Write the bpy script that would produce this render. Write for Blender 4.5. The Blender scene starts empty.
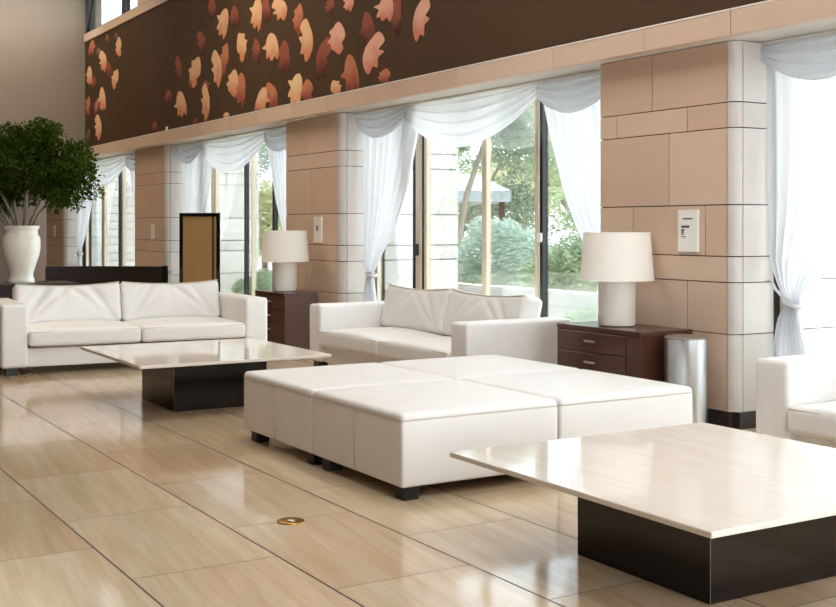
import bpy, bmesh, math, random
from mathutils import Vector, Matrix

random.seed(7)
S = bpy.context.scene
C = S.collection
PI = math.pi

# ------------------------------------------------------------------ camera
cam_d = bpy.data.cameras.new('camera')
cam = bpy.data.objects.new('camera', cam_d); C.objects.link(cam)
cam.location = (0, 0, 1.326)
cam.rotation_euler = (PI/2, 0, PI/2 - 0.54229)
cam_d.sensor_width = 36; cam_d.lens = 36*1163.5/836
cam_d.shift_y = -75.95/836
cam_d.clip_start = .05; cam_d.clip_end = 300
S.camera = cam

# ------------------------------------------------------------------ world, fill lights, exposure
world = bpy.data.worlds.new('sky'); S.world = world; world.use_nodes = True
wb = world.node_tree.nodes['Background']
wb.inputs[0].default_value = (.84, .92, 1.0, 1); wb.inputs[1].default_value = 5.6

def area(name, loc, size, power, color, rot=(0, 0, 0), size_y=None):
    l = bpy.data.lights.new(name, 'AREA'); l.energy = power; l.color = color
    l.shape = 'RECTANGLE'; l.size = size; l.size_y = size_y or size
    o = bpy.data.objects.new(name, l); o.location = loc; o.rotation_euler = rot
    C.objects.link(o); return o
WARM = (1.0, .93, .84)
sun = bpy.data.lights.new('sun', 'SUN'); sun.energy = 7.5; sun.angle = .02; sun.color = (1, .96, .90)
so_ = bpy.data.objects.new('sun', sun); C.objects.link(so_); so_.rotation_euler = Vector((-.50, .06, -.86)).to_track_quat('-Z', 'Y').to_euler()
for x, pw, col in ((-18.5, 46, (1, .84, .64)), (-12.5, 78, (1, .89, .74)), (-6.5, 78, (.97, .98, 1)), (-1.0, 80, (.96, .98, 1))):
    area('ceiling_fill', (x, 3.3, 5.3), 2.6, pw, col, size_y=3.0)  # unseen fill lights added under the ceiling, warmer towards the far end
area('upper_wall_fill', (-19.7, 2.2, 5.3), .25, 34, (.95, .97, 1), (0, math.radians(48), 0), size_y=6.0)  # unseen light added to brighten the top of the far wall
S.view_settings.view_transform = 'Standard'; S.view_settings.look = 'None'
S.view_settings.exposure = 0.60; S.view_settings.gamma = 1.0
S.view_settings.use_curve_mapping = False

# ------------------------------------------------------------------ materials
def lin(h):
    h = h.lstrip('#'); r = []
    for i in (0, 2, 4):
        c = int(h[i:i+2], 16)/255
        r.append(c/12.92 if c <= .04045 else ((c+.055)/1.055)**2.4)
    return (*r, 1)

class NT:
    def __init__(s, name):
        s.m = bpy.data.materials.new(name); s.m.use_nodes = True
        s.t = s.m.node_tree; s.b = s.t.nodes['Principled BSDF']; s.out = s.t.nodes['Material Output']
    def n(s, kind, **kw):
        o = s.t.nodes.new(kind)
        for k, v in kw.items():
            if k.startswith('i_'): o.inputs[k[2:]].default_value = v
            else: setattr(o, k, v)
        return o
    def l(s, a, b): s.t.links.new(a, b)
    def math(s, op, a, b=None, clamp=False):
        o = s.n('ShaderNodeMath', operation=op, use_clamp=clamp)
        for i, v in enumerate((a, b)):
            if v is None: continue
            if isinstance(v, (int, float)): o.inputs[i].default_value = v
            else: s.l(v, o.inputs[i])
        return o.outputs[0]
    def mix(s, fac, a, b, blend='MIX'):
        o = s.n('ShaderNodeMix', data_type='RGBA', blend_type=blend)
        for sock, v in ((o.inputs[0], fac), (o.inputs[6], a), (o.inputs[7], b)):
            if isinstance(v, (int, float, tuple)): sock.default_value = v
            else: s.l(v, sock)
        return o.outputs[2]
    def pos(s): return s.n('ShaderNodeTexCoord').outputs['Object']
    def noise(s, vec, scale, detail=3, rough=.5, mapping=None):
        if mapping:
            mp = s.n('ShaderNodeMapping'); mp.inputs['Scale'].default_value = mapping
            s.l(vec, mp.inputs[0]); vec = mp.outputs[0]
        o = s.n('ShaderNodeTexNoise', i_Scale=scale, i_Detail=detail, i_Roughness=rough)
        s.l(vec, o.inputs['Vector']); return o.outputs[0]
    def ramp(s, f, stops):
        o = s.n('ShaderNodeValToRGB'); e = o.color_ramp.elements
        while len(e) < len(stops): e.new(.5)
        for i, (p, c) in enumerate(stops): e[i].position = p; e[i].color = c
        s.l(f, o.inputs[0]); return o.outputs[0]
    def bump(s, h, strength, dist=.01):
        o = s.n('ShaderNodeBump', i_Strength=strength, i_Distance=dist)
        s.l(h, o.inputs['Height']); s.l(o.outputs[0], s.b.inputs['Normal'])
    def set(s, col=None, rough=None, metal=None, spec=None):
        if col is not None:
            if isinstance(col, tuple): s.b.inputs['Base Color'].default_value = col
            else: s.l(col, s.b.inputs['Base Color'])
        if rough is not None: s.b.inputs['Roughness'].default_value = rough
        if metal is not None: s.b.inputs['Metallic'].default_value = metal
        if spec is not None: s.b.inputs['Specular IOR Level'].default_value = spec
        return s.m

def plain(name, hexc, rough=.5, metal=0, spec=.5, var=.05, scale=8):
    t = NT(name); c = lin(hexc)
    n = t.noise(t.pos(), scale, 4)
    d = tuple(max(0, v*(1-var)) for v in c[:3])+(1,); e = tuple(min(1, v*(1+var)) for v in c[:3])+(1,)
    return t.set(t.mix(n, d, e), rough, metal, spec)

def leather():
    t = NT('off_white_leather'); p = t.pos()
    n = t.noise(p, 5, 4)
    m = t.set(t.mix(n, lin('#E6E3DF'), lin('#EFEDEA')), .42, 0, .4)
    t.bump(t.noise(p, 260, 3), .12, .002); return m

def floor_mat():
    t = NT('travertine_floor_tiles'); p = t.pos()
    sx = t.n('ShaderNodeSeparateXYZ'); t.l(p, sx.inputs[0]); X, Y = sx.outputs[0], sx.outputs[1]
    v = t.math('DIVIDE', t.math('SUBTRACT', Y, 1.337), .6)
    row = t.math('FLOOR', v); fv = t.math('FRACT', v)
    u = t.math('DIVIDE', t.math('SUBTRACT', t.math('ADD', X, 104.765), t.math('MULTIPLY', row, .50225)), 1.0045)
    col = t.math('FLOOR', u); fu = t.math('FRACT', u)
    dv = t.math('MULTIPLY', t.math('MINIMUM', fv, t.math('SUBTRACT', 1.0, fv)), .6)
    du = t.math('MULTIPLY', t.math('MINIMUM', fu, t.math('SUBTRACT', 1.0, fu)), 1.0045)
    gl = t.math('LESS_THAN', dv, .0045); gs = t.math('LESS_THAN', du, .003)
    cv = t.n('ShaderNodeCombineXYZ'); t.l(col, cv.inputs[0]); t.l(row, cv.inputs[1])
    wn = t.n('ShaderNodeTexWhiteNoise'); t.l(cv.outputs[0], wn.inputs['Vector'])
    off = t.n('ShaderNodeVectorMath', operation='SCALE'); t.l(wn.outputs['Color'], off.inputs[0]); off.inputs['Scale'].default_value = 9
    add = t.n('ShaderNodeVectorMath', operation='ADD'); t.l(p, add.inputs[0]); t.l(off.outputs[0], add.inputs[1])
    rot = t.n('ShaderNodeMapping'); rot.inputs['Rotation'].default_value = (0, 0, .10); t.l(add.outputs[0], rot.inputs[0])
    s1 = t.noise(rot.outputs[0], 1.0, 6, .6, (1.1, 15, 1))
    s2 = t.noise(rot.outputs[0], 1.0, 4, .6, (2.2, 55, 1))
    s = t.math('ADD', t.math('MULTIPLY', s1, .7), t.math('MULTIPLY', s2, .3))
    c = t.ramp(s, [(.30, lin('#C6AF90')), (.48, lin('#D1BDA2')), (.66, lin('#DBCBB5'))])
    tint = t.mix(wn.outputs['Value'], lin('#EADCCB'), lin('#FDFCF8'))
    c = t.mix(1.0, c, tint, 'MULTIPLY')
    c = t.mix(gs, c, lin('#5A4634')); c = t.mix(gl, c, lin('#17120E'))
    m = t.set(c, .2, 0, .7)
    g = t.math('MAXIMUM', gl, gs)
    r = t.math('ADD', t.math('MULTIPLY', s1, .06), t.math('MULTIPLY', g, .5))
    t.l(t.math('ADD', r, .06), t.b.inputs['Roughness'])
    return m

def stone_mat(name, a, b, rough=.55, streak=.25):
    t = NT(name); p = t.pos()
    geo = t.n('ShaderNodeNewGeometry')
    n = t.noise(p, 1.6, 5, .6, (1, 1, 2.5)); f = t.noise(p, 60, 3)
    c = t.mix(geo.outputs['Random Per Island'], lin(a), lin(b))
    c = t.mix(t.math('MULTIPLY', n, streak), c, lin('#9A7C62'))
    c = t.mix(t.math('MULTIPLY', f, .10), c, (1, .95, .88, 1))
    m = t.set(c, rough, 0, .4); t.bump(f, .05, .002); return m

def marble_top():
    t = NT('cream_marble'); p = t.pos()
    s = t.noise(p, 1.0, 6, .6, (2.2, 26, 1)); s2 = t.noise(p, 2.0, 3, .5, (1, 3, 1))
    c = t.ramp(t.math('ADD', t.math('MULTIPLY', s, .7), t.math('MULTIPLY', s2, .3)),
               [(.3, lin('#DCD0C2')), (.5, lin('#E2D9CE')), (.68, lin('#E8E1D8'))])
    return t.set(c, .05, 0, .4)

def wood(name, a, b, rough=.3):
    t = NT(name); p = t.pos()
    s = t.noise(p, 1.0, 5, .6, (3, 3, 40))
    return t.set(t.mix(s, lin(a), lin(b)), rough, 0, .45)

def glass_mat():
    t = NT('window_glass'); t.t.nodes.remove(t.b)
    tr = t.n('ShaderNodeBsdfTransparent'); gl = t.n('ShaderNodeBsdfGlossy'); gl.inputs['Roughness'].default_value = .0
    tr.inputs[0].default_value = (.95, .98, .97, 1)
    fr = t.n('ShaderNodeFresnel'); fr.inputs[0].default_value = 1.45
    mx = t.n('ShaderNodeMixShader'); t.l(t.math('MULTIPLY', fr.outputs[0], .8), mx.inputs[0])
    t.l(tr.outputs[0], mx.inputs[1]); t.l(gl.outputs[0], mx.inputs[2]); t.l(mx.outputs[0], t.out.inputs[0])
    return t.m

def sheer_mat():
    t = NT('white_sheer_fabric'); t.t.nodes.remove(t.b); p = t.pos()
    df = t.n('ShaderNodeBsdfDiffuse'); df.inputs[0].default_value = lin('#EEEEF0')
    tl = t.n('ShaderNodeBsdfTranslucent'); tl.inputs[0].default_value = lin('#CFD0D5')
    tp = t.n('ShaderNodeBsdfTransparent')
    m1 = t.n('ShaderNodeMixShader'); m1.inputs[0].default_value = .5
    t.l(df.outputs[0], m1.inputs[1]); t.l(tl.outputs[0], m1.inputs[2])
    m2 = t.n('ShaderNodeMixShader'); m2.inputs[0].default_value = .08
    t.l(m1.outputs[0], m2.inputs[1]); t.l(tp.outputs[0], m2.inputs[2]); t.l(m2.outputs[0], t.out.inputs[0])
    return t.m

def leaf_mat(name, a, b, trans=.35):
    t = NT(name); t.t.nodes.remove(t.b)
    geo = t.n('ShaderNodeNewGeometry'); p = t.pos()
    c = t.mix(geo.outputs['Random Per Island'], lin(a), lin(b))
    df = t.n('ShaderNodeBsdfDiffuse'); tl = t.n('ShaderNodeBsdfTranslucent')
    t.l(c, df.inputs[0]); t.l(c, tl.inputs[0])
    m = t.n('ShaderNodeMixShader'); m.inputs[0].default_value = trans
    t.l(df.outputs[0], m.inputs[1]); t.l(tl.outputs[0], m.inputs[2]); t.l(m.outputs[0], t.out.inputs[0])
    return t.m

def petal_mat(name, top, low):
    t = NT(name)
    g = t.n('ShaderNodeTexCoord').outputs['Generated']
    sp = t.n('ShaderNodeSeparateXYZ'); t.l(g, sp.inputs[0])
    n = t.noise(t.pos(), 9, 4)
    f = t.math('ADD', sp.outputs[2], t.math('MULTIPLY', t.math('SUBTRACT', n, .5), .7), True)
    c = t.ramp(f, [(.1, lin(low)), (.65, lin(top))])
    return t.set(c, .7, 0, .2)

def brushed_steel():
    t = NT('brushed_steel'); p = t.pos()
    n = t.noise(p, 1, 4, .5, (3, 3, 90))
    m = t.set(t.mix(n, lin('#CBCBCD'), lin('#D6D6D8')), .28, 1, .5)
    return m

M = dict(
    leather=leather(), piping=plain('leather_piping', '#C9BCAC', .5),
    floor=floor_mat(),
    stone=stone_mat('beige_sandstone', '#CEAF97', '#D8BCA5'),
    stone_cool_lit=stone_mat('beige_sandstone_cool_lit', '#C6C1BB', '#D0CBC6'),  # same sandstone, greyed to paint cool light onto corners and returns
    stone_out=stone_mat('pale_outdoor_stone', '#C6C3BF', '#D2CFCA', .7, .04),
    joint=plain('dark_mortar', '#3A2A1E', .9),
    joint_out=plain('grey_mortar', '#5E5A55', .9),
    soffit=plain('grey_white_plaster', '#D5CEC6', .8),
    upper=plain('taupe_plaster', '#8A7D6D', .85, scale=3),
    dark_wall=plain('dark_brown_plaster', '#4A3A2E', .8),
    ceil=plain('white_plaster', '#DAD4CC', .9),
    kick=plain('dark_grey_skirting', '#3A3230', .35),
    mural=plain('brown_mural_ground', '#4C3826', .75, spec=.15, var=.2, scale=.6),
    marble=marble_top(), black=plain('black_gloss_lacquer', '#0B0B0D', .12, spec=.5),
    foot=plain('black_wood', '#131110', .45),
    brown=wood('dark_brown_veneer', '#472A1F', '#573528', .24),
    desk=wood('espresso_veneer', '#1E1412', '#2A1C18', .4),
    nickel=plain('satin_nickel', '#CFC9C0', .3, 1),
    shade=plain('cream_linen', '#F0EAE0', .9, scale=60), ceramic=plain('cream_ceramic', '#EBE4D8', .45),
    steel=brushed_steel(), lid=plain('grey_lid', '#8E857C', .4, .6),
    white=plain('white_enamel', '#ECE9E2', .4), ink=plain('black_ink', '#2A2624', .7),
    brass=plain('brass', '#A87F3C', .3, 1), tan=wood('tan_reflection', '#96754A', '#A58254', .3),
    cream_frame=plain('cream_aluminium', '#D6C7B0', .45), dark_frame=plain('dark_bronze_aluminium', '#1C1A1B', .4),
    glass=glass_mat(), sheer=sheer_mat(),
    vase=plain('white_glaze', '#E4E2DA', .25), stem=plain('grey_bark', '#8A8172', .8),
    bark=plain('rough_bark', '#9A8E82', .9),
    leaf_in=leaf_mat('dark_green_leaves', '#22360F', '#4C5E22', .25),
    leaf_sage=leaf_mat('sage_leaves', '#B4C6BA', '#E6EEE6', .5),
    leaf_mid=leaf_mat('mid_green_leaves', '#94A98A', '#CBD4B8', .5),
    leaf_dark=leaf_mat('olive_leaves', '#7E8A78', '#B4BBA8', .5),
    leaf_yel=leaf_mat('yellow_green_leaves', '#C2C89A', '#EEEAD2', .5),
    terrace=plain('pale_paving', '#BFBEBB', .8), earth=plain('planting_soil', '#C9C4B4', .95),
    roof=plain('blue_grey_roof', '#A9B3BA', .6), post=plain('brown_post', '#6B5248', .7),
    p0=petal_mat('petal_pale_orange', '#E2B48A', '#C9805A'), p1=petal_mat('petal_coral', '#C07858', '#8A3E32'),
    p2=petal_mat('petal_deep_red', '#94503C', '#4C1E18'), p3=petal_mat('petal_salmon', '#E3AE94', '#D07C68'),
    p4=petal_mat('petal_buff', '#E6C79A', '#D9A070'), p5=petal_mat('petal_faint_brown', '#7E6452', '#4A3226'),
)

# ------------------------------------------------------------------ helpers
def obj(name, bm, mat, parent=None, smooth=False, loc=None):
    me = bpy.data.meshes.new(name)
    if isinstance(bm, bmesh.types.BMesh):
        bmesh.ops.recalc_face_normals(bm, faces=bm.faces)
        bm.to_mesh(me); bm.free()
    else:
        me.from_pydata(*bm)
    if mat: me.materials.append(M[mat] if isinstance(mat, str) else mat)
    if smooth:
        me.polygons.foreach_set('use_smooth', [True]*len(me.polygons))
        if smooth is not True: me.set_sharp_from_angle(angle=smooth)
    o = bpy.data.objects.new(name, me); C.objects.link(o)
    if loc: o.location = loc
    if parent: o.parent = parent
    return o
def tag(o, label, cat, group=None):
    o['label'] = label; o['category'] = cat
    if group: o['group'] = group
    return o
def thing(name, label, cat, loc=(0, 0, 0), rz=0, group=None):
    o = bpy.data.objects.new(name, None); C.objects.link(o)
    o.location = loc; o.rotation_euler = (0, 0, rz); o.empty_display_size = .1
    return tag(o, label, cat, group)
def struct(name, bm, mat, parent=None, **k):
    o = obj(name, bm, mat, parent, **k)
    if not parent: o['kind'] = 'structure'
    return o
def dup(root, loc, rz, label, group=None):
    r = root.copy(); C.objects.link(r); r.location = loc; r.rotation_euler = (0, 0, rz); r['label'] = label
    if group: r['group'] = group
    for ch in root.children:
        c = ch.copy(); C.objects.link(c); c.parent = r
        for g in ch.children:
            d = g.copy(); C.objects.link(d); d.parent = c
    return r

def box(bm, x0, x1, y0, y1, z0, z1, bev=0, seg=2):
    vs = [bm.verts.new((x, y, z)) for x in (x0, x1) for y in (y0, y1) for z in (z0, z1)]
    fs = [bm.faces.new([vs[i] for i in f]) for f in ((0, 1, 3, 2), (4, 6, 7, 5), (0, 4, 5, 1), (2, 3, 7, 6), (0, 2, 6, 4), (1, 5, 7, 3))]
    if bev:
        es = list({e for f in fs for e in f.edges})
        bmesh.ops.bevel(bm, geom=es, offset=bev, segments=seg, profile=.5, affect='EDGES')
    return bm
def B(*a, **k): return box(bmesh.new(), *a, **k)
def lathe(prof, n=40, c=(0, 0)):
    bm = bmesh.new(); rings = []
    for r, z in prof:
        if r < 1e-5: rings.append([bm.verts.new((c[0], c[1], z))])
        else: rings.append([bm.verts.new((c[0]+r*math.cos(2*PI*i/n), c[1]+r*math.sin(2*PI*i/n), z)) for i in range(n)])
    for a, b in zip(rings, rings[1:]):
        for i in range(n):
            j = (i+1) % n
            if len(a) == 1 and len(b) > 1: bm.faces.new((a[0], b[j], b[i]))
            elif len(b) == 1 and len(a) > 1: bm.faces.new((a[i], a[j], b[0]))
            elif len(a) > 1: bm.faces.new((a[i], a[j], b[j], b[i]))
    return bm
def tube(bm, pts, r, n=8, closed=False):
    pts = [Vector(p) for p in pts]; rings = []; N = len(pts)
    rr = r if isinstance(r, (list, tuple)) else [r]*N
    for i, p in enumerate(pts):
        a = pts[(i-1) % N] if (closed or i > 0) else p; b = pts[(i+1) % N] if (closed or i < N-1) else p
        d = (b-a).normalized(); up = Vector((0, 0, 1)) if abs(d.z) < .9 else Vector((1, 0, 0))
        s = d.cross(up).normalized(); t = s.cross(d)
        rings.append([bm.verts.new(p+(s*math.cos(2*PI*k/n)+t*math.sin(2*PI*k/n))*rr[i]) for k in range(n)])
    R = range(N if closed else N-1)
    for i in R:
        a, b = rings[i], rings[(i+1) % N]
        for k in range(n): bm.faces.new((a[k], a[(k+1) % n], b[(k+1) % n], b[k]))
    if not closed:
        bm.faces.new(rings[0][::-1]); bm.faces.new(rings[-1])
    return bm
def soft(cx, cy, cz, sx, sy, sz, r, n=14, fn=None, bm=None):
    """upholstered block: rounded box, denser at the edges, shaped by fn(u,v,w,p)"""
    bm = bm or bmesh.new()
    H = (sx/2, sy/2, sz/2)
    def cuts(h):
        e = [-h, -h+r*.3, -h+r*.65, -h+r]; m = [(-h+r)+(2*h-2*r)*i/n for i in range(1, n)]
        return e+m+[-x for x in e[::-1]]
    cu = [cuts(h) for h in H]; cache = {}
    def vert(p):
        k = tuple(round(c, 6) for c in p)
        if k in cache: return cache[k]
        q = Vector([max(-H[i]+r, min(H[i]-r, p[i])) for i in range(3)]); d = Vector(p)-q
        v = q+(d.normalized()*r if d.length > 1e-9 else d)
        if fn: v = fn(p[0]/H[0], p[1]/H[1], p[2]/H[2], v)
        cache[k] = bm.verts.new((v.x+cx, v.y+cy, v.z+cz)); return cache[k]
    for ax in range(3):
        a, b = (ax+1) % 3, (ax+2) % 3
        for s in (-1, 1):
            for i in range(len(cu[a])-1):
                for j in range(len(cu[b])-1):
                    f = []
                    for (ii, jj) in ((i, j), (i+1, j), (i+1, j+1), (i, j+1)):
                        p = [0, 0, 0]; p[ax] = s*H[ax]; p[a] = cu[a][ii]; p[b] = cu[b][jj]; f.append(vert(p))
                    try: bm.faces.new(f)
                    except ValueError: pass
    return bm
def rect_loop(x0, x1, y0, y1, z, r=.03, k=5):
    pts = []
    for (cx, cy, a0) in ((x1-r, y1-r, 0), (x0+r, y1-r, PI/2), (x0+r, y0+r, PI), (x1-r, y0+r, 1.5*PI)):
        for i in range(k+1):
            a = a0+PI/2*i/k; pts.append((cx+r*math.cos(a), cy+r*math.sin(a), z))
    return pts

# ------------------------------------------------------------------ the setting
FY = 5.53      # face of the stone fascia
PY = 5.70      # face of the piers
GY = 6.12      # window plane
SZ = 2.555     # soffit
CZ = 5.40
struct('floor', B(-26, 4.2, -6, 6.3, -.1, 0), 'floor')
struct('ceiling', B(-26, 4.2, -6, 5.85, CZ, CZ+.15), 'ceil')
rw = B(4, 4.2, -6, 6.3, 3.9, CZ); box(rw, 4, 4.2, -6, .9, 0, 3.9); box(rw, 4, 4.2, 5.4, 6.3, 0, 3.9)
for y in (3.1,): box(rw, 4, 4.2, y, y+.12, 0, 3.9)
struct('wall_right', rw, 'soffit')  # unseen end wall, put in with this opening to limit the daylight
struct('wall_back', B(-26, 4, -6.2, -6, 0, CZ), 'dark_wall')
struct('wall_far', B(-26.2, -26, -6, 6.3, 0, CZ), 'dark_wall')
struct('wall_upper_far', B(-26, -20.6, -6, 5.6, 2.6, CZ), 'upper')
# wall above the windows, with the clerestory opening at its far end
w = B(-26, 4, 5.60, 5.85, SZ+.02, 4.72)
box(w, -17.55, 4, 5.60, 5.85, 4.72, CZ); box(w, -26, -20.6, 5.60, 5.85, 4.72, CZ)
box(w, -26, 4, 5.85, 6.25, SZ+.02, 2.9)
struct('wall_window_side', w, 'upper')
f = B(-20.55, 4, FY+.012, 5.62, SZ+.012, 2.70)
struct('trim_1', f, 'joint')
xs = [-20.58, -19.6, -18.63, -17.65, -16.7, -15.7, -14.75, -13.8, -12.85, -11.9, -11.05, -10.23, -9.51, -8.53, -7.16, -6.13, -5.32, -4.3, -3.3, -2.3, -1.3, 0, 1, 2, 3, 4]
f = bmesh.new()
for a, b in zip(xs, xs[1:]): box(f, a+.003, b-.003, FY, 5.60, SZ, 2.715)
struct('trim_2', f, 'stone')
struct('trim_3', B(-20.58, 4, FY+.07, 6.3, SZ+.002, SZ+.02), 'soffit')
struct('fascia_highlight', B(-20.58, 4, FY-.004, FY+.01, 2.713, 2.722), 'white')  # white strip standing in for the highlight on the fascia's top edge
f = bmesh.new()
for a, b in zip(xs, xs[1:]): box(f, a+.003, b-.003, FY, 5.62, 4.585, 4.72)
struct('trim_5', f, 'stone')
f = bmesh.new()
for i, (a, b) in enumerate(zip(xs[3:], xs[4:])): box(f, max(a, -17.5)+.003, b-.003, FY, 5.62, 4.725, CZ)
struct('trim_6', f, 'stone')
# clerestory window
fr = bmesh.new()
for x in (-20.55, -20.2, -18.42, -18.2, -17.6): box(fr, x-.025, x+.025, 5.56, 5.62, 4.72, CZ)
box(fr, -20.58, -17.55, 5.56, 5.62, CZ-.06, CZ); box(fr, -20.58, -17.55, 5.56, 5.62, 4.72, 4.745)
tube(fr, [(-20.5, 5.58, 4.72), (-20.05, 5.58, CZ)], .03)
cw = struct('window_5', fr, 'dark_frame'); obj('pane', B(-20.58, -17.55, 5.585, 5.591, 4.745, CZ-.06), 'glass', cw)

# piers of jointed stone
COUR = [.111, .622, .963, 1.135, 1.477, 1.984, 2.153, SZ]
def pier(idx, XL, XR, splits):
    R = .07
    j = B(XL+.012, XR, PY+.012, 6.2, 0, SZ)
    box(j, XR-.02, XR+R-.012, PY+R, 6.2, 0, SZ)
    jo = struct('wall_pier_%d' % idx, j, 'joint')
    st = bmesh.new(); sd = bmesh.new(); g = .0035
    for k, (z0, z1) in enumerate(zip(COUR, COUR[1:])):
        cs = [XL]+splits[k]+[XR]
        for a, b in zip(cs, cs[1:]): box(st, a+g, b-g, PY, PY+.03, z0+g, z1-g)
        box(st, XL, XL+.03, PY+.03, 6.15, z0+g, z1-g)
        # rounded corner
        pts = [(XR+g+(R-g)*math.sin(t), PY+R-R*math.cos(t)) for t in [PI/2*i/8 for i in range(9)]]+[(XR+g, PY+R)]
        lo = [sd.verts.new((x, y, z0+g)) for x, y in pts]; hi = [sd.verts.new((x, y, z1-g)) for x, y in pts]
        n = len(pts)
        for i in range(n): sd.faces.new((lo[i], lo[(i+1) % n], hi[(i+1) % n], hi[i]))
        sd.faces.new(lo[::-1]); sd.faces.new(hi)
        box(sd, XR+R-.03, XR+R, PY+R+g*2, 6.06, z0+g, z1-g)
    obj('stone_facing', st, 'stone', jo); obj('stone_return', sd, 'stone_cool_lit', jo)
    kk = B(XL-.004, XR+.02, PY-.004, 6.1, 0, COUR[0]); box(kk, XR, XR+R+.003, PY+R*.6, 6.06, 0, COUR[0])
    struct('baseboard_%d' % idx, kk, 'kick')
PIERS = [(-6.80, -5.515), (-12.45, -11.12), (-18.20, -16.786), (-24.0, -22.72)]
SP = [[[-6.3], [-5.88], [], [-6.43, -5.71], [-6.06], [-6.61, -5.88], [-6.23]],
      [[], [-11.9], [], [-12.2], [-11.76], [], [-11.91]],
      [[-17.3], [], [-17.6], [], [], [-17.2], []],
      [[], [-23.3], [], [], [-23.2], [], []]]
for i, ((a, b), s) in enumerate(zip(PIERS, SP)): pier(i+1, a, b, s)

# fins of pale stone outside, one behind each pier
for i, (a, b) in enumerate(PIERS):
    x = b+.05
    j = B(x-.35, x-.012, 6.26, 7.18, -.1, 3.0)
    fo = struct('wall_fin_%d' % (i+1), j, 'joint_out')
    st = bmesh.new()
    zz = [-.1, .30, .63, .97, 1.13, 1.47, 1.98, 2.15, 2.6, 3.0] if i < 3 else [-.1+.155*k for k in range(21)]
    for k, (z0, z1) in enumerate(zip(zz, zz[1:])):
        ys = [6.24, 7.2] if (k % 3 or i == 3) else [6.24, 6.66, 7.2]
        for y0, y1 in zip(ys, ys[1:]): box(st, x-.362, x, y0+.006, y1-.006, z0+.006, z1-.006)
    obj('stone_facing', st, 'stone_out', fo)
struct('ground_terrace', B(-32, 6, 6.3, 8.6, -.12, -.02), 'terrace')
struct('ground_garden', B(-75, 12, 8.6, 45, -.12, .02), 'earth')

# windows between the piers
def window(idx, XL, XR, mull):
    fr = bmesh.new()
    box(fr, XL, XL+.05, GY, GY+.05, 0, SZ); box(fr, XR-.05, XR, GY, GY+.05, 0, SZ)
    box(fr, XL, XR, GY, GY+.05, SZ-.05, SZ); box(fr, XL, XR, GY, GY+.05, 0, .05)
    dk = bmesh.new()
    for x, w_, kind in mull:
        if kind == 'd': box(dk, x-w_/2, x+w_/2, GY-.005, GY+.05, .05, SZ-.05)
        else: box(fr, x-w_/2, x+w_/2, GY-.005, GY+.05, .05, SZ-.05, bev=.006)
    wo = struct('window_%d' % idx, fr, 'cream_frame')
    if len(dk.verts): obj('mullion', dk, 'dark_frame', wo)
    obj('pane', B(XL+.02, XR-.02, GY+.02, GY+.026, .04, SZ-.04), 'glass', wo)
    return wo
w2 = window(2, -11.06, -6.80, [(-10.235, .035, 'd'), (-10.15, .10, 'c'), (-10.06, .02, 'd'), (-10.01, .05, 'c'),
                               (-8.96, .075, 'c'), (-8.155, .045, 'c'), (-8.08, .04, 'd')])
obj('handle', B(-10.17, -10.13, GY-.03, GY-.004, 1.04, 1.16, bev=.008), 'dark_frame', w2)
obj('latch', B(-8.11, -8.06, GY-.03, GY-.004, 1.20, 1.28, bev=.008), 'white', w2)
window(3, -16.72, -12.45, [(-15.86, .18, 'c'), (-14.69, .035, 'd'), (-14.45, .015, 'c'), (-13.75, .05, 'd')])
window(4, -22.65, -18.20, [(-21.45, .18, 'c'), (-20.45, .04, 'd'), (-20.2, .03, 'c'), (-19.2, .05, 'd')])
window(1, -5.445, -1.2, [(-3.4, .12, 'c'), (-2.4, .12, 'c')])
struct('wall_pier_5', B(-1.2, .1, PY, 6.2, 0, SZ), 'stone')
struct('window_6', B(.1, 4, GY, GY+.03, 0, SZ), 'glass')

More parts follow.
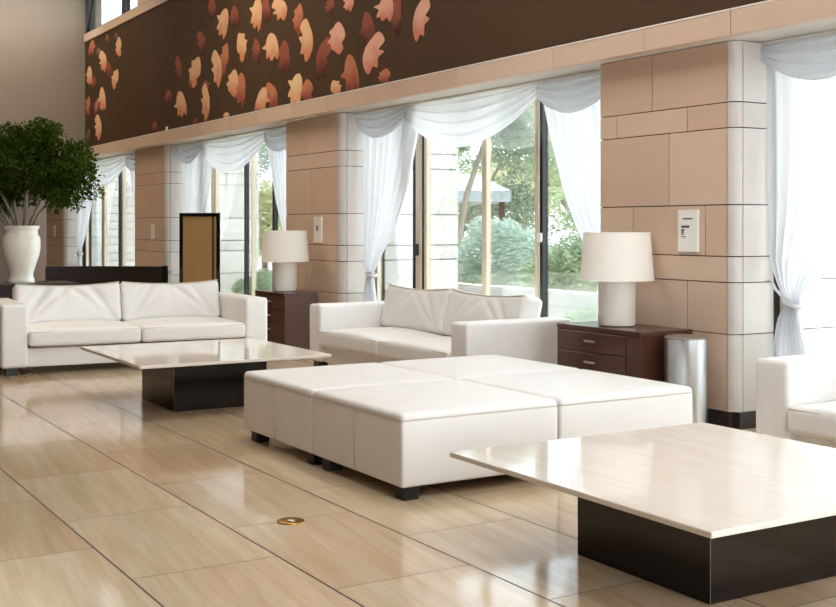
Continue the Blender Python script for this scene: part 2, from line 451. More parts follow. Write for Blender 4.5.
# ------------------------------------------------------------------ mural
mu = thing('wall_mural', 'long dark brown mural of drifting orange petals above the windows', 'mural', (-9, FY+.06, 3.65))
obj('backing', B(-11.6, 13.0, -.03, .01, -.935, .93), 'mural', mu)
PET = [(-14.09, 3.97, 0.43, 0.31, 0), (-13.71, 3.97, 0.32, 0.25, 2), (-14.45, 4.21, 0.36, 0.26, 2), (-13.0, 3.91, 0.38, 0.33, 0), (-12.73, 3.9, 0.26, 0.3, 2), (-12.32, 3.84, 0.38, 0.23, 0), (-11.83, 3.66, 0.33, 0.31, 1), (-13.43, 3.58, 0.38, 0.34, 0), (-13.01, 3.44, 0.3, 0.3, 2), (-12.57, 3.44, 0.43, 0.29, 0), (-12.23, 3.28, 0.38, 0.34, 2), (-11.62, 3.39, 0.37, 0.34, 0), (-11.19, 3.13, 0.3, 0.39, 2), (-10.88, 3.31, 0.46, 0.3, 3), (-11.04, 3.67, 0.27, 0.16, 2), (-10.61, 3.64, 0.25, 0.14, 3), (-10.22, 3.3, 0.31, 0.32, 2), (-10.07, 3.05, 0.41, 0.3, 3), (-9.86, 3.46, 0.39, 0.21, 3), (-9.64, 3.38, 0.24, 0.33, 2), (-10.59, 2.9, 0.36, 0.36, 1), (-9.87, 2.8, 0.3, 0.13, 1), (-10.88, 2.79, 0.29, 0.17, 0), (-11.9, 2.89, 0.4, 0.31, 4), (-11.6, 2.83, 0.38, 0.23, 1), (-13.75, 3.15, 0.46, 0.3, 0), (-13.53, 3.06, 0.41, 0.34, 1), (-12.79, 2.84, 0.37, 0.27, 0), (-12.55, 2.86, 0.32, 0.28, 1), (-14.29, 3.39, 0.35, 0.37, 0), (-14.03, 3.5, 0.34, 0.37, 1), (-13.96, 2.75, 0.26, 0.08, 0), (-9.16, 3.25, 0.27, 0.32, 3), (-14.86, 3.8, 0.33, 0.25, 2), (-15.1, 3.45, 0.53, 0.37, 0), (-15.25, 3.29, 0.3, 0.21, 2), (-15.75, 3.55, 0.26, 0.32, 2), (-14.67, 3.2, 0.28, 0.15, 2), (-14.7, 2.99, 0.32, 0.35, 0), (-15.68, 3.05, 0.43, 0.33, 0), (-16.21, 3.21, 0.33, 0.18, 2), (-16.82, 2.81, 0.32, 0.17, 2), (-15.08, 2.75, 0.21, 0.07, 2), (-18.6, 4.24, 0.38, 0.3, 0), (-19.48, 4.12, 0.42, 0.29, 0), (-19.16, 3.92, 0.35, 0.23, 2), (-18.8, 3.76, 0.45, 0.29, 0), (-20.14, 4.44, 0.41, 0.24, 1), (-20.34, 3.98, 0.38, 0.28, 0), (-20.06, 3.82, 0.28, 0.19, 2), (-20.43, 3.47, 0.33, 0.29, 1), (-19.56, 3.49, 0.42, 0.36, 0), (-19.86, 3.39, 0.28, 0.19, 1), (-19.78, 3.03, 0.43, 0.32, 0), (-19.74, 4.29, 0.21, 0.19, 5), (-19.26, 4.46, 0.23, 0.15, 5), (-18.76, 4.44, 0.22, 0.1, 5), (-20.38, 2.92, 0.32, 0.17, 5)]
SH = [[(-.08, .5), (.14, .47), (.34, .3), (.46, .05), (.5, -.22), (.42, -.44), (.30, -.36), (.20, -.46), (.08, -.5), (-.05, -.40), (-.18, -.44), (-.26, -.30), (-.28, -.12), (-.5, .0), (-.34, .14), (-.26, .34)],
      [(.0, .5), (.2, .42), (.38, .2), (.42, -.02), (.32, -.2), (.36, -.34), (.2, -.5), (.0, -.44), (-.2, -.36), (-.3, -.2), (-.42, -.1), (-.30, .08), (-.36, .24), (-.2, .36)],
      [(-.3, .5), (.05, .46), (.34, .3), (.5, .0), (.46, -.3), (.3, -.5), (.1, -.42), (-.1, -.48), (-.2, -.25), (-.46, -.1), (-.3, .05), (-.5, .2)]]
def smooth_loop(p, k=3):
    out = []; n = len(p)
    for i in range(n):
        a, b, c, d = (Vector(p[(i+j) % n]) for j in (-1, 0, 1, 2))
        for s in range(k):
            t = s/k
            out.append(.5*((2*b)+(c-a)*t+(2*a-5*b+4*c-d)*t*t+(3*b-a-3*c+d)*t**3))
    return out
for i, (x, z, w_, h_, c) in enumerate(PET):
    bm = bmesh.new(); sh = smooth_loop(SH[(i*7+c) % 3])
    sh = [p*(1+.55*(p.length-.42)/.42) for p in sh]; ta = math.radians(((i*37) % 50)-38); mx_ = [1, -1][i % 5 == 2]
    sh = [Vector((mx_*(p.x*math.cos(ta)-p.y*math.sin(ta)), p.x*math.sin(ta)+p.y*math.cos(ta))) for p in sh]
    d = .031+.0009*(i % 5)+(.004 if c in (0, 3, 4) else 0)
    zc = lambda zz: max(2.725-3.65, min(4.575-3.65, zz))
    lo = [bm.verts.new((x+9+p.x*w_, -.029, zc(z-3.65+p.y*h_))) for p in sh]
    hi = [bm.verts.new((x+9+p.x*w_, -d, zc(z-3.65+p.y*h_))) for p in sh]
    n = len(sh); bm.faces.new(hi)
    for k in range(n): bm.faces.new((lo[k], lo[(k+1) % n], hi[(k+1) % n], hi[k]))
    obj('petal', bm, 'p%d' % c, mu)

# ------------------------------------------------------------------ curtains
CY = 5.89
INR = [(2.55, 1.03), (2.40, 1.02), (2.05, .92), (1.63, .76), (1.39, .63), (1.25, .54), (1.08, .42), (.93, .31), (.82, .245), (.70, .27), (.55, .32), (.02, .42)]
def interp(tab, z):
    if z >= tab[0][0]: return tab[0][1]
    for (za, a), (zb, b) in zip(tab, tab[1:]):
        if z >= zb:
            t = (za-z)/(za-zb); return a+(b-a)*t
    return tab[-1][1]
INN = [(2.55, 1.24), (2.30, 1.21), (2.09, 1.13), (1.80, 1.02), (1.38, .76), (1.12, .53), (.93, .33), (.82, .245), (.70, .27), (.55, .32), (.02, .42)]
OUT = [(2.55, .01), (1.10, .03), (.93, .10), (.84, .165), (.72, .10), (.55, .06), (.02, .03)]
def drape(X0, sgn, label, folds=9, seed=0, sc=1.0, cy=CY):
    t = thing('curtain_drape', label, 'curtain', (X0, cy, 0), 0, 'white sheer curtains tied back at the windows')
    NU, NV = 150, 70; V = []; Fc = []
    rnd = random.Random(seed); ph = [rnd.uniform(0, 6) for _ in range(4)]
    for j in range(NV+1):
        z = 2.53-(2.53-.015)*j/NV
        a, b = interp(OUT, z)*sc, interp(INN if sgn > 0 else INR, z)*sc; wd = b-a
        for i in range(NU+1):
            u = i/NU
            A = (.006+.018*min(1, wd/1.0)) if z > .82 else .02
            uu = u+.012*math.sin(3*u*PI+ph[0]+z)
            y = A*math.sin(uu*folds*2*PI+ph[1])+A*.5*math.sin(uu*folds*3.7*PI+ph[2]+z*.8)
            V.append((sgn*(a+wd*u), .058+y, z))
    for j in range(NV):
        for i in range(NU):
            q = j*(NU+1)+i; Fc.append((q, q+1, q+NU+2, q+NU+1))
    obj('fabric', (V, [], Fc), 'sheer', t, smooth=True)
    tb = bmesh.new(); n = 24
    loop = [(sgn*sc*(.205+.055*math.cos(2*PI*k/n)), .06+.05*math.sin(2*PI*k/n), .83-.02*math.cos(2*PI*k/n)) for k in range(n)]
    tube(tb, loop, .016, 8, True)
    tube(tb, [(sgn*sc*.16, .05, .845), (sgn*.06, .06, .92), (sgn*.012, .07, .98)], .010, 8)
    obj('tie_band', tb, 'sheer', t, smooth=True)
    return t
def swag(xa, xb, zlow, parent, seed, nf=5, za=2.43, zb=2.43, top=2.552):
    NU, NV = 60, 160; V = []; Fc = []
    for j in range(NV+1):
        v = j/NV
        for i in range(NU+1):
            u = i/NU; s = math.sin(PI*u)**.85
            end = za+(zb-za)*u
            zb_ = end-(end-zlow)*s
            z = top-(top-zb_)*(v**1.0)
            sag = (v**.8)
            amp = .020+.036*s
            tt = (nf*sag+.10*math.sin(seed+3*u)) % 1.0
            ff = (tt/.80)**.75 if tt < .80 else .5+.5*math.cos(PI*(tt-.80)/.20)
            y = -.002-.030*s*v-amp*ff*min(1, 4*v)
            V.append((xa+(xb-xa)*u, y, z))
    for j in range(NV):
        for i in range(NU):
            q = j*(NU+1)+i; Fc.append((q, q+1, q+NU+2, q+NU+1))
    return obj('swag', (V, [], Fc), 'sheer', parent, smooth=True)
BAYS = [(-5.445, -1.2, 'at the far right edge'), (-11.04, -6.81, 'over the wide middle window'),
        (-16.70, -12.46, 'behind the left lamp'), (-22.63, -18.21, 'behind the potted tree')]
for k, (a, b, wh) in enumerate(BAYS):
    cy = CY if k else 5.95
    v = thing('swag_valance', 'white swagged sheer valance hanging %s' % wh, 'valance', (0, cy, 0), 0, 'white swag valances along the soffit')
    j1, j2 = a+1.05, b-1.02
    swag(a+.005, j1, 2.25, v, k, 4); swag(j1-.03, j2+.03, 2.06, v, k+2, 5); swag(j2, b-.005, 2.24, v, k+4, 4)
    bm = B(a+.01, b-.01, -.01, .03, 2.535, 2.554); obj('track', bm, 'white', v)
    drape(a, 1, 'white sheer drape tied back on the left side, %s' % wh if k else 'white sheer drape tied back beside the steel bin and right sofa', seed=k*2, cy=cy)
    if k: drape(b, -1, 'white sheer drape on the right side, %s' % wh, seed=k*2+1)

# ------------------------------------------------------------------ sofas
def sofa(L, loc, rz, label, armh, fh, D=.98, drop=0, cz=.6):
    t = thing('sofa', label, 'sofa', loc, rz, 'white leather sofas')
    aw = .23; h = L/2
    for s in (-1, 1):
        obj('arm', soft(s*(h-aw/2), D/2, (armh+fh)/2, aw, D, armh-fh, .028, 8), 'leather', t, smooth=True)
    bm = soft(0, D/2+.01, fh+.085, L-2*aw, D-.06, .17, .012, 6)
    obj('base', bm, 'leather', t, smooth=True)
    obj('back_frame', soft(0, D-.075, (fh+.60)/2, L-2*aw, .15, .60-fh, .03, 8), 'leather', t, smooth=True)
    cw_ = (L-2*aw)/2; zt = .395; zb = .25; SD = D-.18
    for s in (-1, 1):
        def fn(u, v, w, p, s=s):
            k = (1-u*u)*(1-.6*v*v)
            if w > 0: p.z += .030*max(0, k)*w
            if v < -.9: p.y -= .006*(1-u*u)
            return p
        cu = obj('seat_cushion', soft(s*cw_/2, -.02+SD/2, (zt+zb)/2, cw_-.006, SD, zt-zb, .035, 14, fn), 'leather', t, smooth=True)
        pb = bmesh.new()
        x0, x1 = s*cw_/2-cw_/2+.02, s*cw_/2+cw_/2-.02
        tube(pb, [(x0, -.016, zt-.014), (x1, -.016, zt-.014)], .0045, 6)
        tube(pb, [(x0, -.016, zb+.012), (x1, -.016, zb+.012)], .0045, 6)
        obj('piping', pb, 'piping', cu)
        # back cushion, leaning back, its top edge sagging between the corners
        T, Hh, tilt = .20, .39, math.radians(14)
        rnd = random.Random(hash(label) % 97+s)
        ph = [rnd.uniform(0, 6) for _ in range(5)]
        W = cw_-.004
        def fb(u, v, w, p, s=s, ph=ph):
            bulge = (1-u*u)*(1-w*w)
            p.y += v*.035*bulge
            if w > 0: p.z += w*(.030*(u*u)-.012)
            # creases running in from the lower corners and the top edge
            if v < -.5:
                fade = (1-u**6)*(1-abs(w)**5)
                # folds fanning down from the top edge and out of the lower corners
                fan = u*7.0+ph[0]+(w-1)*u*2.6
                cr = max(0, math.sin(fan))**3*.55+max(0, math.sin(fan*1.7+ph[1]))**3*.4
                p.y += cz*.028*cr*fade*(.35+.65*(w+1)/2)
                for sg in (-1, 1):
                    d = (u*sg-.62-.28*(-w))
                    p.y += cz*.026*math.exp(-d*d/.006)*fade
                    d2 = (u*sg-.40-.45*(-w))
                    p.y += cz*.016*math.exp(-d2*d2/.006)*fade
            return p
        bm = soft(0, 0, Hh/2, W, T, Hh, .045, 44, fb)
        for vtx in bm.verts:
            y, z = vtx.co.y, vtx.co.z
            vtx.co = Vector((vtx.co.x+s*cw_/2, y*math.cos(tilt)+z*math.sin(tilt), z*math.cos(tilt)-y*math.sin(tilt)))
            vtx.co += Vector((0, D-.28, zt-.005-drop))
        bc = obj('back_cushion', bm, 'leather', t, smooth=True)
        pb = bmesh.new(); pts = []
        for i in range(25):
            u = -1+2*i/24
            p = Vector((u*(W/2-.012), -T/2+.006, Hh+(.030*u*u-.012)-.012))
            y, z = p.y, p.z
            pts.append((p.x+s*cw_/2, y*math.cos(tilt)+z*math.sin(tilt)+D-.28, z*math.cos(tilt)-y*math.sin(tilt)+zt-.005-drop))
        tube(pb, pts, .006, 6); obj('piping', pb, 'piping', bc, smooth=True)
    for sx in (-1, 1):
        for y0 in (.03, D-.13):
            a = sx*(h-.09) if y0 < .5 else sx*(h-.09)
            obj('leg', B(a-.05, a+.05, y0, y0+.10, 0, fh+.004, bev=.004), 'foot', t)
    return t
# local -Y is the front of a sofa
PHI = math.radians(86)
c0 = Vector((-10.775, 2.165)); u_ = Vector((math.cos(PHI), math.sin(PHI)))
s1 = c0+u_*1.25
sofa(2.50, (s1.x, s1.y, 0), PHI, 'white leather two seat sofa on the left, under the potted tree', .635, .066, 1.14, .015, 1.3)
sofa(2.655, (-8.435, 4.70, 0), 0, 'white leather sofa under the wide curtained window, between two cabinets', .622, .10)
sofa(2.655, (-4.45+1.3275, 4.80, 0), 0, 'white leather sofa cut off by the right edge, beside the steel bin', .622, .08)

# ------------------------------------------------------------------ ottomans
def ottoman():
    t = thing('ottoman', '', 'ottoman', (0, 0, 0), 0, 'white leather ottomans pushed together')
    a, b = .984, .952; fz, ez = .063, .392
    obj('body', soft(0, 0, (fz+ez)/2, a, b, ez-fz, .016, 10), 'leather', t, smooth=True)
    def fn(u, v, w, p):
        if w > 0: p.z += w*.012*(1-abs(u)**3)*(1-abs(v)**3)
        return p
    obj('seat_pad', soft(0, 0, ez+.006, a+.001, b+.001, .052, .026, 14, fn), 'leather', t, smooth=True)
    pp = bmesh.new(); tube(pp, rect_loop(-a/2, a/2, -b/2, b/2, ez-.002, .018), .003, 6, True)
    for s in (-1, 1):
        tube(pp, [(0, s*b/2, fz+.01), (0, s*b/2, ez)], .003, 6)
    obj('piping', pp, 'piping', t, smooth=True)
    for sx in (-1, 1):
        for sy in (-1, 1):
            cx, cy = (a/2-.055 if sx > 0 else -a/2+.13), sy*(b/2-.06)
            obj('leg', B(cx-.043, cx+.043, cy-.043, cy+.043, 0, fz+.004, bev=.004), 'foot', t)
    return t
ot = ottoman()
OS = [(-5.345, 3.31, 'white leather ottoman nearest the front, its corner beside the near coffee table'),
      (-6.34, 3.31, 'white leather ottoman nearest the far black based coffee table'),
      (-5.345, 4.275, 'white leather ottoman on the right, before the drawers and steel bin'),
      (-6.34, 4.275, 'white leather ottoman at the back, before the middle sofa')]
for i, (x, y, lab) in enumerate(OS):
    if i == 0: ot.location = (x, y, 0); ot['label'] = lab
    else: dup(ot, (x, y, 0), 0, lab)

# ------------------------------------------------------------------ coffee tables
def ctable():
    t = thing('coffee_table', 'large square cream marble coffee table with black base, in the front right corner', 'coffee table', (-3.338, 3.348, 0), 0, 'marble coffee tables')
    obj('table_top', B(-.752, .742, -.731, .715, .368, .390, bev=.005), 'marble', t)
    b = bmesh.new(); box(b, -.368, .370, -.362, .36, 0, .367, bev=.003, seg=1)
    ba = obj('base', b, 'black', t)
    e = bmesh.new(); box(e, .3692, .3708, -.3628, -.3612, .004, .362)
    obj('edge_trim', e, 'lid', ba)
    return t
ct = ctable()
dup(ct, (-8.435, 3.175, 0), 0, 'square cream marble coffee table with black base in front of the left sofa')

# ------------------------------------------------------------------ cabinets, lamps, bin
def cabinet(x0, x1, y0, y1, h, label, stile, kick=.155):
    t = thing('side_cabinet', label, 'cabinet', (x0, y0, 0), 0, 'dark brown side cabinets')
    w_, d_ = x1-x0, y1-y0
    b = B(0, w_, .012, d_, .0, h-.03); obj('body', b, 'brown', t)
    obj('top', B(-.004, w_+.004, -.006, d_, h-.03, h, bev=.003), 'brown', t)
    fr = bmesh.new()
    box(fr, 0, .03, -.003, .012, 0, h-.032); box(fr, w_-stile, w_, -.003, .012, 0, h-.032); box(fr, .03, w_-stile, -.003, .012, 0, kick)
    obj('face_frame', fr, 'brown', t)
    hh = (h-.035-kick)/3
    for k in range(3):
        z0 = kick+k*hh+.004; z1 = kick+(k+1)*hh-.004
        dr = obj('drawer', B(.034, w_-stile-.004, -.012, .012, z0, z1, bev=.002, seg=1), 'brown', t)
        cx = (.034+w_-stile)/2; zc = (z0+z1)/2+.01
        hb = bmesh.new(); box(hb, cx-.055, cx+.055, -.036, -.026, zc-.008, zc+.008, bev=.003)
        box(hb, cx-.045, cx-.035, -.028, -.010, zc-.004, zc+.004); box(hb, cx+.035, cx+.045, -.028, -.010, zc-.004, zc+.004)
        obj('handle', hb, 'nickel', dr)
    return t
cabinet(-6.72, -5.83, 5.235, 5.695, .632, 'wide dark brown drawer cabinet beside the steel bin', .14)
cabinet(-11.98, -11.20, 5.115, 5.50, .632, 'narrow dark brown three drawer cabinet between the two far sofas', .03)
def lamp():
    t = thing('table_lamp', 'cream drum shade table lamp on the wide cabinet, before the stone pier', 'lamp', (-6.32, 5.45, .632), 0, 'cream table lamps')
    obj('lamp_base', lathe([(0, .006), (.125, .006), (.131, .02), (.131, .335), (.10, .342), (0, .342)], 48), 'ceramic', t, smooth=.6)
    obj('foot_ring', lathe([(0, 0), (.118, 0), (.118, .007), (0, .007)], 40), 'foot', t, smooth=.6)
    sh = [(.257, .322), (.259, .322), (.235, .660), (.232, .660), (.254, .326), (.257, .322)]
    so = obj('lamp_shade', lathe(sh, 56), 'shade', t, smooth=.6)
    tr = bmesh.new()
    for r_, z_ in ((.2585, .324), (.2345, .658)): tube(tr, [(r_*math.cos(2*PI*k/56), r_*math.sin(2*PI*k/56), z_) for k in range(56)], .003, 6, True)
    obj('shade_rim', tr, 'shade', so, smooth=True)
    hb = bmesh.new(); tube(hb, [(0, 0, .34), (0, 0, .52)], .014)
    for k in range(3): tube(hb, [(0, 0, .60), (.24*math.cos(k*2.094), .24*math.sin(k*2.094), .645)], .003, 6)
    tube(hb, [(0, 0, .52), (0, 0, .60)], .004, 6)
    obj('socket', hb, 'nickel', t)
    return t
lp = lamp()
dup(lp, (-11.62, 5.31, .632), 0, 'cream drum shade table lamp on the narrow three drawer cabinet')
tb = thing('waste_bin', 'brushed steel cylindrical bin between the wide cabinet and the stone pier', 'bin', (-5.64, 5.455, 0))
obj('body', lathe([(0, 0), (.14, 0), (.14, .6), (.132, .602), (.132, .59), (0, .59)], 56), 'steel', tb, smooth=.6)
obj('lid', lathe([(0, .612), (.10, .618), (.136, .612), (.142, .606), (.142, .598), (.134, .596)], 56), 'lid', tb, smooth=.7)
obj('base_ring', lathe([(.141, 0), (.143, .002), (.143, .02), (.141, .022)], 48), 'foot', tb, smooth=.6)

# ------------------------------------------------------------------ back of the room: desk, console, vase, tree, board
AX = Vector((.516, .857))     # sideways, as seen from the seats
cs = thing('console', 'low black console carrying the white vase, behind the left sofa', 'console', (-14.85, 3.1, 0), 0)
obj('top', B(-.35, .35, -1.6, .75, .60, .643, bev=.004), 'desk', cs)
for y in (-1.45, .55): obj('leg', B(-.30, .30, y, y+.1, 0, .60, bev=.003), 'desk', cs)
obj('front_panel', B(.28, .31, -1.35, .55, .05, .60), 'desk', cs)
vs = tag(obj('floor_vase', lathe([(0, .0), (.155, 0), (.165, .012), (.165, .03), (.150, .07), (.144, .11), (.175, .22), (.215, .34), (.229, .42), (.230, .53), (.222, .57), (.200, .60), (.197, .635), (.205, .66), (.221, .685), (.221, .705), (.205, .705), (.185, .62), (0, .60)], 56), 'vase', None, .9, (-14.767, 3.20, .643)),
         'tall white glazed urn vase on the black console', 'vase')
tr = thing('potted_tree', 'bushy dark green tree growing from the white urn', 'plant', (-14.767, 3.20, .643))
rnd = random.Random(3)
for k in range(9):
    a = rnd.uniform(-.75, .75) if k > 1 else (-.9, -.7)[k]
    q = Vector((AX.x*a, AX.y*a)); n = rnd.uniform(-.25, .25)
    bm = bmesh.new()
    tube(bm, [(q.x*.12, q.y*.12, .60), (q.x*.3-n*.1*AX.y, q.y*.3+n*.1*AX.x, .85), (q.x*.75-n*AX.y, q.y*.75+n*AX.x, 1.25), (q.x*.95-n*AX.y, q.y*.95+n*AX.x, 1.6)], [.02, .018, .014, .008], 7)
    obj('stem', bm, 'stem', tr, smooth=True)
def leaves(blobs, count, size, seed, asp=.5, shell=.55):
    """leaf clusters: one folded quad pair per leaf, gathered in blobs (x,y,z,rx,ry,rz)"""
    rnd = random.Random(seed); V = []; Fc = []
    vol = [b[3]*b[4]*b[5] for b in blobs]; tot = sum(vol)
    for b, vv in zip(blobs, vol):
        for _ in range(int(count*vv/tot)):
            while True:
                p = Vector((rnd.uniform(-1, 1), rnd.uniform(-1, 1), rnd.uniform(-1, 1)))
                if shell*rnd.random() < p.length <= 1: break
            c = Vector((b[0]+p.x*b[3], b[1]+p.y*b[4], b[2]+p.z*b[5]))
            d = (Vector((rnd.gauss(0, 1), rnd.gauss(0, 1), rnd.gauss(0, .7)))+p*.8).normalized()
            e = d.cross(Vector((rnd.gauss(0, 1), rnd.gauss(0, 1), rnd.gauss(0, 1)))).normalized()
            s = size*rnd.uniform(.6, 1.3); n = d.cross(e)*.12*s
            k = len(V)
            V += [tuple(c), tuple(c+d*s*.5+e*s*asp*.5+n), tuple(c+d*s), tuple(c+d*s*.5-e*s*asp*.5+n)]
            Fc.append((k, k+1, k+2, k+3))
    return (V, [], Fc)
bl = []
rnd = random.Random(11)
def tb_(a, z, r, n=0, rz=None): bl.append((AX.x*a-AX.y*n, AX.y*a+AX.x*n, z, r, r, rz or r*.8))
for a, z, r in ((-.45, 1.62, .36), (-.15, 1.72, .34), (.15, 1.76, .32), (.36, 1.80, .26), (.55, 1.55, .32), (.72, 1.35, .27), (.05, 1.42, .42), (-.3, 1.30, .38), (.38, 1.32, .38), (-.6, 1.15, .36), (.62, 1.12, .24), (-.35, 1.02, .28), (.40, 1.08, .22), (.80, 1.12, .16), (-.62, 1.5, .34), (.76, .98, .12), (.88, 1.25, .14), (.0, 1.15, .28), (.9, 1.42, .10)):
    tb_(a, z, r*.92, rnd.uniform(-.3, .3)); tb_(a+rnd.uniform(-.12, .12), z+rnd.uniform(-.12, .12), r*.55, rnd.uniform(-.4, .4))
obj('foliage', leaves(bl, 26000, .052, 5, .5, .35), 'leaf_in', tr)

dk = thing('reception_desk', 'curved dark espresso reception desk behind the left sofa', 'desk', (-15.9, 4.6, 0))
A_, B_ = Vector((-16.36, 3.87)), Vector((-15.47, 5.27))
pts = []
for i in range(25):
    u = i/24; p = A_.lerp(B_, u); nrm = Vector((.857, -.516))
    pts.append(p+nrm*(-.16*math.sin(PI*u)))
bm = bmesh.new(); ring = []
for p in pts:
    q = p+Vector((-.857, .516))*.07
    ring.append([bm.verts.new((x-(-15.9), y-4.6, z)) for (x, y, z) in ((p.x, p.y, 0), (p.x, p.y, .79), (q.x, q.y, .79), (q.x, q.y, 0))])
for a, b in zip(ring, ring[1:]):
    for k in range(4): bm.faces.new((a[k], a[(k+1) % 4], b[(k+1) % 4], b[k]))
bm.faces.new(ring[0]); bm.faces.new(ring[-1][::-1])
obj('front_panel', bm, 'desk', dk, smooth=.6)
bm = bmesh.new(); ring = []
for p in pts:
    q = p+Vector((-.857, .516))*.45; p = p+Vector((-.857, .516))*.075
    ring.append([bm.verts.new((x+15.9, y-4.6, z)) for (x, y, z) in ((p.x, p.y, .68), (p.x, p.y, .72), (q.x, q.y, .72), (q.x, q.y, .68))])
for a, b in zip(ring, ring[1:]):
    for k in range(4): bm.faces.new((a[k], a[(k+1) % 4], b[(k+1) % 4], b[k]))
bm.faces.new(ring[0]); bm.faces.new(ring[-1][::-1])
obj('counter', bm, 'desk', dk)
ep = B(-.04, .04, -.02, .02, 0, .80); o = obj('end_post', ep, 'black', dk); o.location = (B_.x+15.9, B_.y-4.6, 0); o.rotation_euler = (0, 0, math.radians(60))

bd = thing('standing_mirror', 'black framed standing board with its reflection painted tan, behind the left sofa', 'mirror', (-12.87, 4.80, 0), PI/2-.54229)
W = .235; T0, T1 = .04, 1.495
fr = B(-W, -W+.04, -.02, .02, T0, T1); box(fr, W-.04, W, -.02, .02, T0, T1); box(fr, -W+.04, W-.04, -.02, .02, T1-.04, T1); box(fr, -W+.04, W-.04, -.02, .02, T0, T0+.04)
obj('frame', fr, 'black', bd)
obj('panel', B(-W+.04, W-.04, -.006, .012, T0+.04, T1-.04), 'tan', bd)  # the mirror's reflection of a pier, painted as a flat panel
obj('reflection_strip', B(W-.092, W-.07, -.010, -.006, T0+.04, T1-.04), 'dark_frame', bd)  # dark line of the same painted reflection
for s in (-1, 1): obj('foot', B(s*.2-.02, s*.2+.02, -.16, .16, 0, .04, bev=.004), 'black', bd)

# ------------------------------------------------------------------ small things on the walls and floor
def plaque(x, z, w_, h_, label, marks=None):
    t = thing('wall_plaque', label, 'plaque', (x, PY, z), 0, 'white plaques on the piers')
    obj('plate', B(-w_/2, w_/2, -.018, 0, -h_/2, h_/2, bev=.003), 'white', t)
    if marks:
        m = bmesh.new()
        for (a, b, c, d) in marks: box(m, a, b, -.0195, -.017, c, d)
        obj('lettering', m, 'ink', t)
    return t
rr = random.Random(4); mk = []
x = -.045
while x < .05:
    w_ = rr.uniform(.005, .009); mk.append((x, x+w_, .078, .086)); x += w_+.002
for zz, n, hgt in ((.020, 5, .016), (.0, 2, .011), (-.014, 2, .010), (-.028, 2, .008), (-.045, 3, .007)):
    x = -.058
    for k in range(n):
        w_ = rr.uniform(.010, .017)*(hgt/.016)**.4; mk.append((x, x+w_, zz, zz+hgt)); x += w_+.003
plaque(-5.862, 1.304, .19, .288, 'white printed notice plaque on the pier above the steel bin', mk)
plaque(-11.585, 1.30, .19, .287, 'white plaque with a small dark slot on the pier behind the left lamp', [(-.022, .012, -.01, .045)])
plaque(-17.28, 1.27, .13, .225, 'slim white plaque on the pier above the dark desk')
plaque(-23.3, 1.25, .12, .22, 'slim white plaque on the farthest pier, beside the white urn')
ou = thing('floor_outlet', 'round brass floor outlet cover set in the tile floor', 'outlet', (-4.792, 2.217, 0))
obj('cover', lathe([(.062, 0), (.062, .003), (.055, .006), (.02, .007), (0, .007)], 40), 'brass', ou, smooth=True)
obj('cap', lathe([(.018, .006), (.018, .010), (.014, .012), (0, .012)], 24, (.01, .0)), 'nickel', ou, smooth=.6)
sv = thing('soffit_slot', 'thin white slot vent on the soffit above the middle pier', 'vent', (-11.98, 5.62, SZ))
obj('slot_frame', B(-.43, .43, -.025, .025, -.012, .004), 'white', sv)
se = thing('ledge_sensor', 'tiny white sensor standing on the ledge under the mural', 'sensor', (-16.2, FY+.01, 2.722))
obj('case', B(-.03, .03, -.01, .012, 0, .055, bev=.004), 'white', se); obj('lens', B(-.012, .012, -.013, -.01, .03, .045), 'ink', se)

# ------------------------------------------------------------------ the garden
struct('wall_garden', B(-26, -2, 8.62, 8.85, -.1, .56), 'stone_out')
def bush(name, label, cat, loc, blobs, n, size, mat, seed, stems=True, group=None):
    t = thing(name, label, cat, loc, 0, group)
    obj('foliage', leaves(blobs, n, size, seed), mat, t)
    if stems:
        bm = bmesh.new(); r_ = random.Random(seed)
        for k in range(4):
            b = blobs[k % len(blobs)]
            tube(bm, [(r_.uniform(-.08, .08), r_.uniform(-.08, .08), 0), (b[0]*.5, b[1]*.5, b[2]*.5), (b[0], b[1], b[2])], [.035, .025, .012], 6)
        obj('stem', bm, 'bark', t, smooth=True)
    return t
def RX(px, dep, z):   # plan position seen at a given bearing and depth from the seats
    a = (px-418)/1163.5
    return Vector((dep*(-.8566+a*.516), dep*(.516+a*.8566), z))
# round sage bush in the middle of the view
p = RX(500, 17.4, .0); bs = []
r_ = random.Random(21)
for a, z, r in ((-.35, .95, .36), (0, 1.1, .40), (.35, 1.0, .36), (.52, .78, .28), (-.5, .75, .3), (.05, .75, .45), (-.15, 1.3, .24), (.2, 1.25, .24)):
    bs.append((AX.x*a-AX.y*r_.uniform(-.2, .2), AX.y*a+AX.x*r_.uniform(-.2, .2), z, r, r, r*.85))
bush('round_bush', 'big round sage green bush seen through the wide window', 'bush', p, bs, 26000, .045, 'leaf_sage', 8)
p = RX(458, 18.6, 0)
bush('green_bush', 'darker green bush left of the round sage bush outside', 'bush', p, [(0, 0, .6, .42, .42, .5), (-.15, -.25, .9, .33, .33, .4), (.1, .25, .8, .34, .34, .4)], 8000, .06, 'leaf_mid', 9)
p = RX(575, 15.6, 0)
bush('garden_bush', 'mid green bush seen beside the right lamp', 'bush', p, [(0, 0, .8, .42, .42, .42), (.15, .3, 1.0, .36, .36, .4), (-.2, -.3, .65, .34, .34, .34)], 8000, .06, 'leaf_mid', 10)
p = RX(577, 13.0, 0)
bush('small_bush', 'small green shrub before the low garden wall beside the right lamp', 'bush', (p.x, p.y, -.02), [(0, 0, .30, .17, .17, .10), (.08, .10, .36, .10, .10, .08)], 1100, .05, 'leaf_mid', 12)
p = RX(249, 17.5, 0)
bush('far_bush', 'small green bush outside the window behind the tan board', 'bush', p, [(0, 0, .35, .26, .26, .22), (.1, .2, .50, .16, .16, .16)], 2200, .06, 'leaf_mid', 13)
p = RX(263, 19, 0)
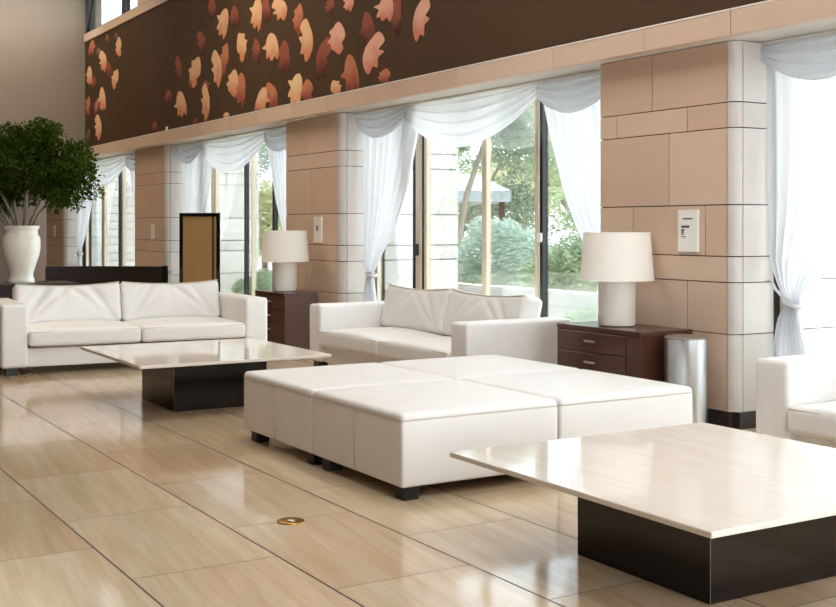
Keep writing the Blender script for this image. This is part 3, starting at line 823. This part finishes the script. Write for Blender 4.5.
bush('pale_bush', 'pale flowering bush outside the window behind the left lamp', 'bush', p, [(0, 0, 1.4, .35, .35, .5), (.05, .1, 1.8, .25, .25, .3)], 4000, .07, 'leaf_yel', 14)
# trees and hillside planting further back
k = 0
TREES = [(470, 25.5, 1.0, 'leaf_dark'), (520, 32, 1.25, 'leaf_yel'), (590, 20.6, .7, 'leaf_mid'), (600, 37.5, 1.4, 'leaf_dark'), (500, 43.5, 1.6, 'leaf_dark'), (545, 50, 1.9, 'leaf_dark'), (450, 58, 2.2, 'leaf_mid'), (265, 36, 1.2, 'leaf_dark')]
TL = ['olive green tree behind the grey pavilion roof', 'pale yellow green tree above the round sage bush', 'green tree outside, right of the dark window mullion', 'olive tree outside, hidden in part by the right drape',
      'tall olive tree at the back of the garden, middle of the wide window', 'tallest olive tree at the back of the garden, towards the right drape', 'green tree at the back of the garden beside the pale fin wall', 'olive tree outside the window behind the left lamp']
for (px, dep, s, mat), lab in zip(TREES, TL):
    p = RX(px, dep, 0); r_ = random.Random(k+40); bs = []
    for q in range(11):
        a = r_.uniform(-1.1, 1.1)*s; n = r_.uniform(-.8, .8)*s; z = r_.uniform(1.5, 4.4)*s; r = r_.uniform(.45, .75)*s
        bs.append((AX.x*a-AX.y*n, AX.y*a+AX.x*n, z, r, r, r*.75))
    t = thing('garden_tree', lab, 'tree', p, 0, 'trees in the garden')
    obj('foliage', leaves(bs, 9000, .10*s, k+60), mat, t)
    bm = bmesh.new(); tube(bm, [(0, 0, 0), (.1, .05, 1.0*s), (.25, .2, 2.2*s), (.2, .5, 3.6*s)], [.09, .08, .05, .02], 8)
    tube(bm, [(.12, .05, 1.3*s), (-.3, -.4, 2.6*s)], [.07, .03], 7); tube(bm, [(.2, .15, 1.9*s), (.7, .5, 3.0*s)], [.05, .02], 7)
    obj('trunk', bm, 'bark', t, smooth=True); k += 1
p = RX(462, 20.0, 0)
lt = thing('leaning_tree', 'thin leaning trunk outside, in front of the grey pavilion roof', 'tree', p)
bm = bmesh.new(); e = AX
tube(bm, [(0, 0, 0), (-.06*e.x, -.06*e.y, 1.1), (.08*e.x, .08*e.y, 1.9), (.42*e.x, .42*e.y, 2.9), (.6*e.x, .6*e.y, 3.6)], [.06, .055, .05, .04, .03], 8)
obj('trunk', bm, 'bark', lt, smooth=True)
obj('foliage', leaves([(.3, .5, 3.2, .5, .5, .4), (-.2, -.1, 3.0, .45, .45, .4), (.5, .9, 3.0, .4, .4, .4)], 3500, .09, 77), 'leaf_dark', lt)
hd = thing('garden_hedge', 'long loose hedge closing the back of the garden', 'hedge', RX(520, 28.6, 0))
bs = []
r_ = random.Random(5)
for q in range(60):
    a = r_.uniform(-8, 6); z = r_.uniform(.3, 2.2); r = r_.uniform(.5, .8)
    bs.append((AX.x*a, AX.y*a, z, r, r, r*.8))
obj('foliage', leaves(bs, 14000, .15, 15), 'leaf_mid', hd)
# pavilion with a low blue grey roof
p = RX(452, 22.5, 0)
pv = thing('garden_pavilion', 'low open pavilion with blue grey roof seen left of the round bush', 'pavilion', p, math.radians(62))
bm = bmesh.new(); HW, HD = 1.0, 1.1
for (z, sx, sy) in ((1.96, HW, HD),): pass
v = [bm.verts.new(c) for c in ((-HW, -HD, 2.0), (HW, -HD, 2.0), (HW, HD, 2.0), (-HW, HD, 2.0), (-.5, 0, 2.36), (.5, 0, 2.36))]
for f_ in ((0, 1, 5, 4), (1, 2, 5), (2, 3, 4, 5), (3, 0, 4), (0, 3, 2, 1)): bm.faces.new([v[i] for i in f_])
obj('roof', bm, 'roof', pv)
obj('eaves', B(-HW, HW, -HD, HD, 1.80, 1.995), 'roof', pv)
for sx in (-1, 1):
    for sy in (-1, 1): obj('post', B(sx*.85-.05, sx*.85+.05, sy*.9-.05, sy*.9+.05, 0, 1.81), 'post', pv)
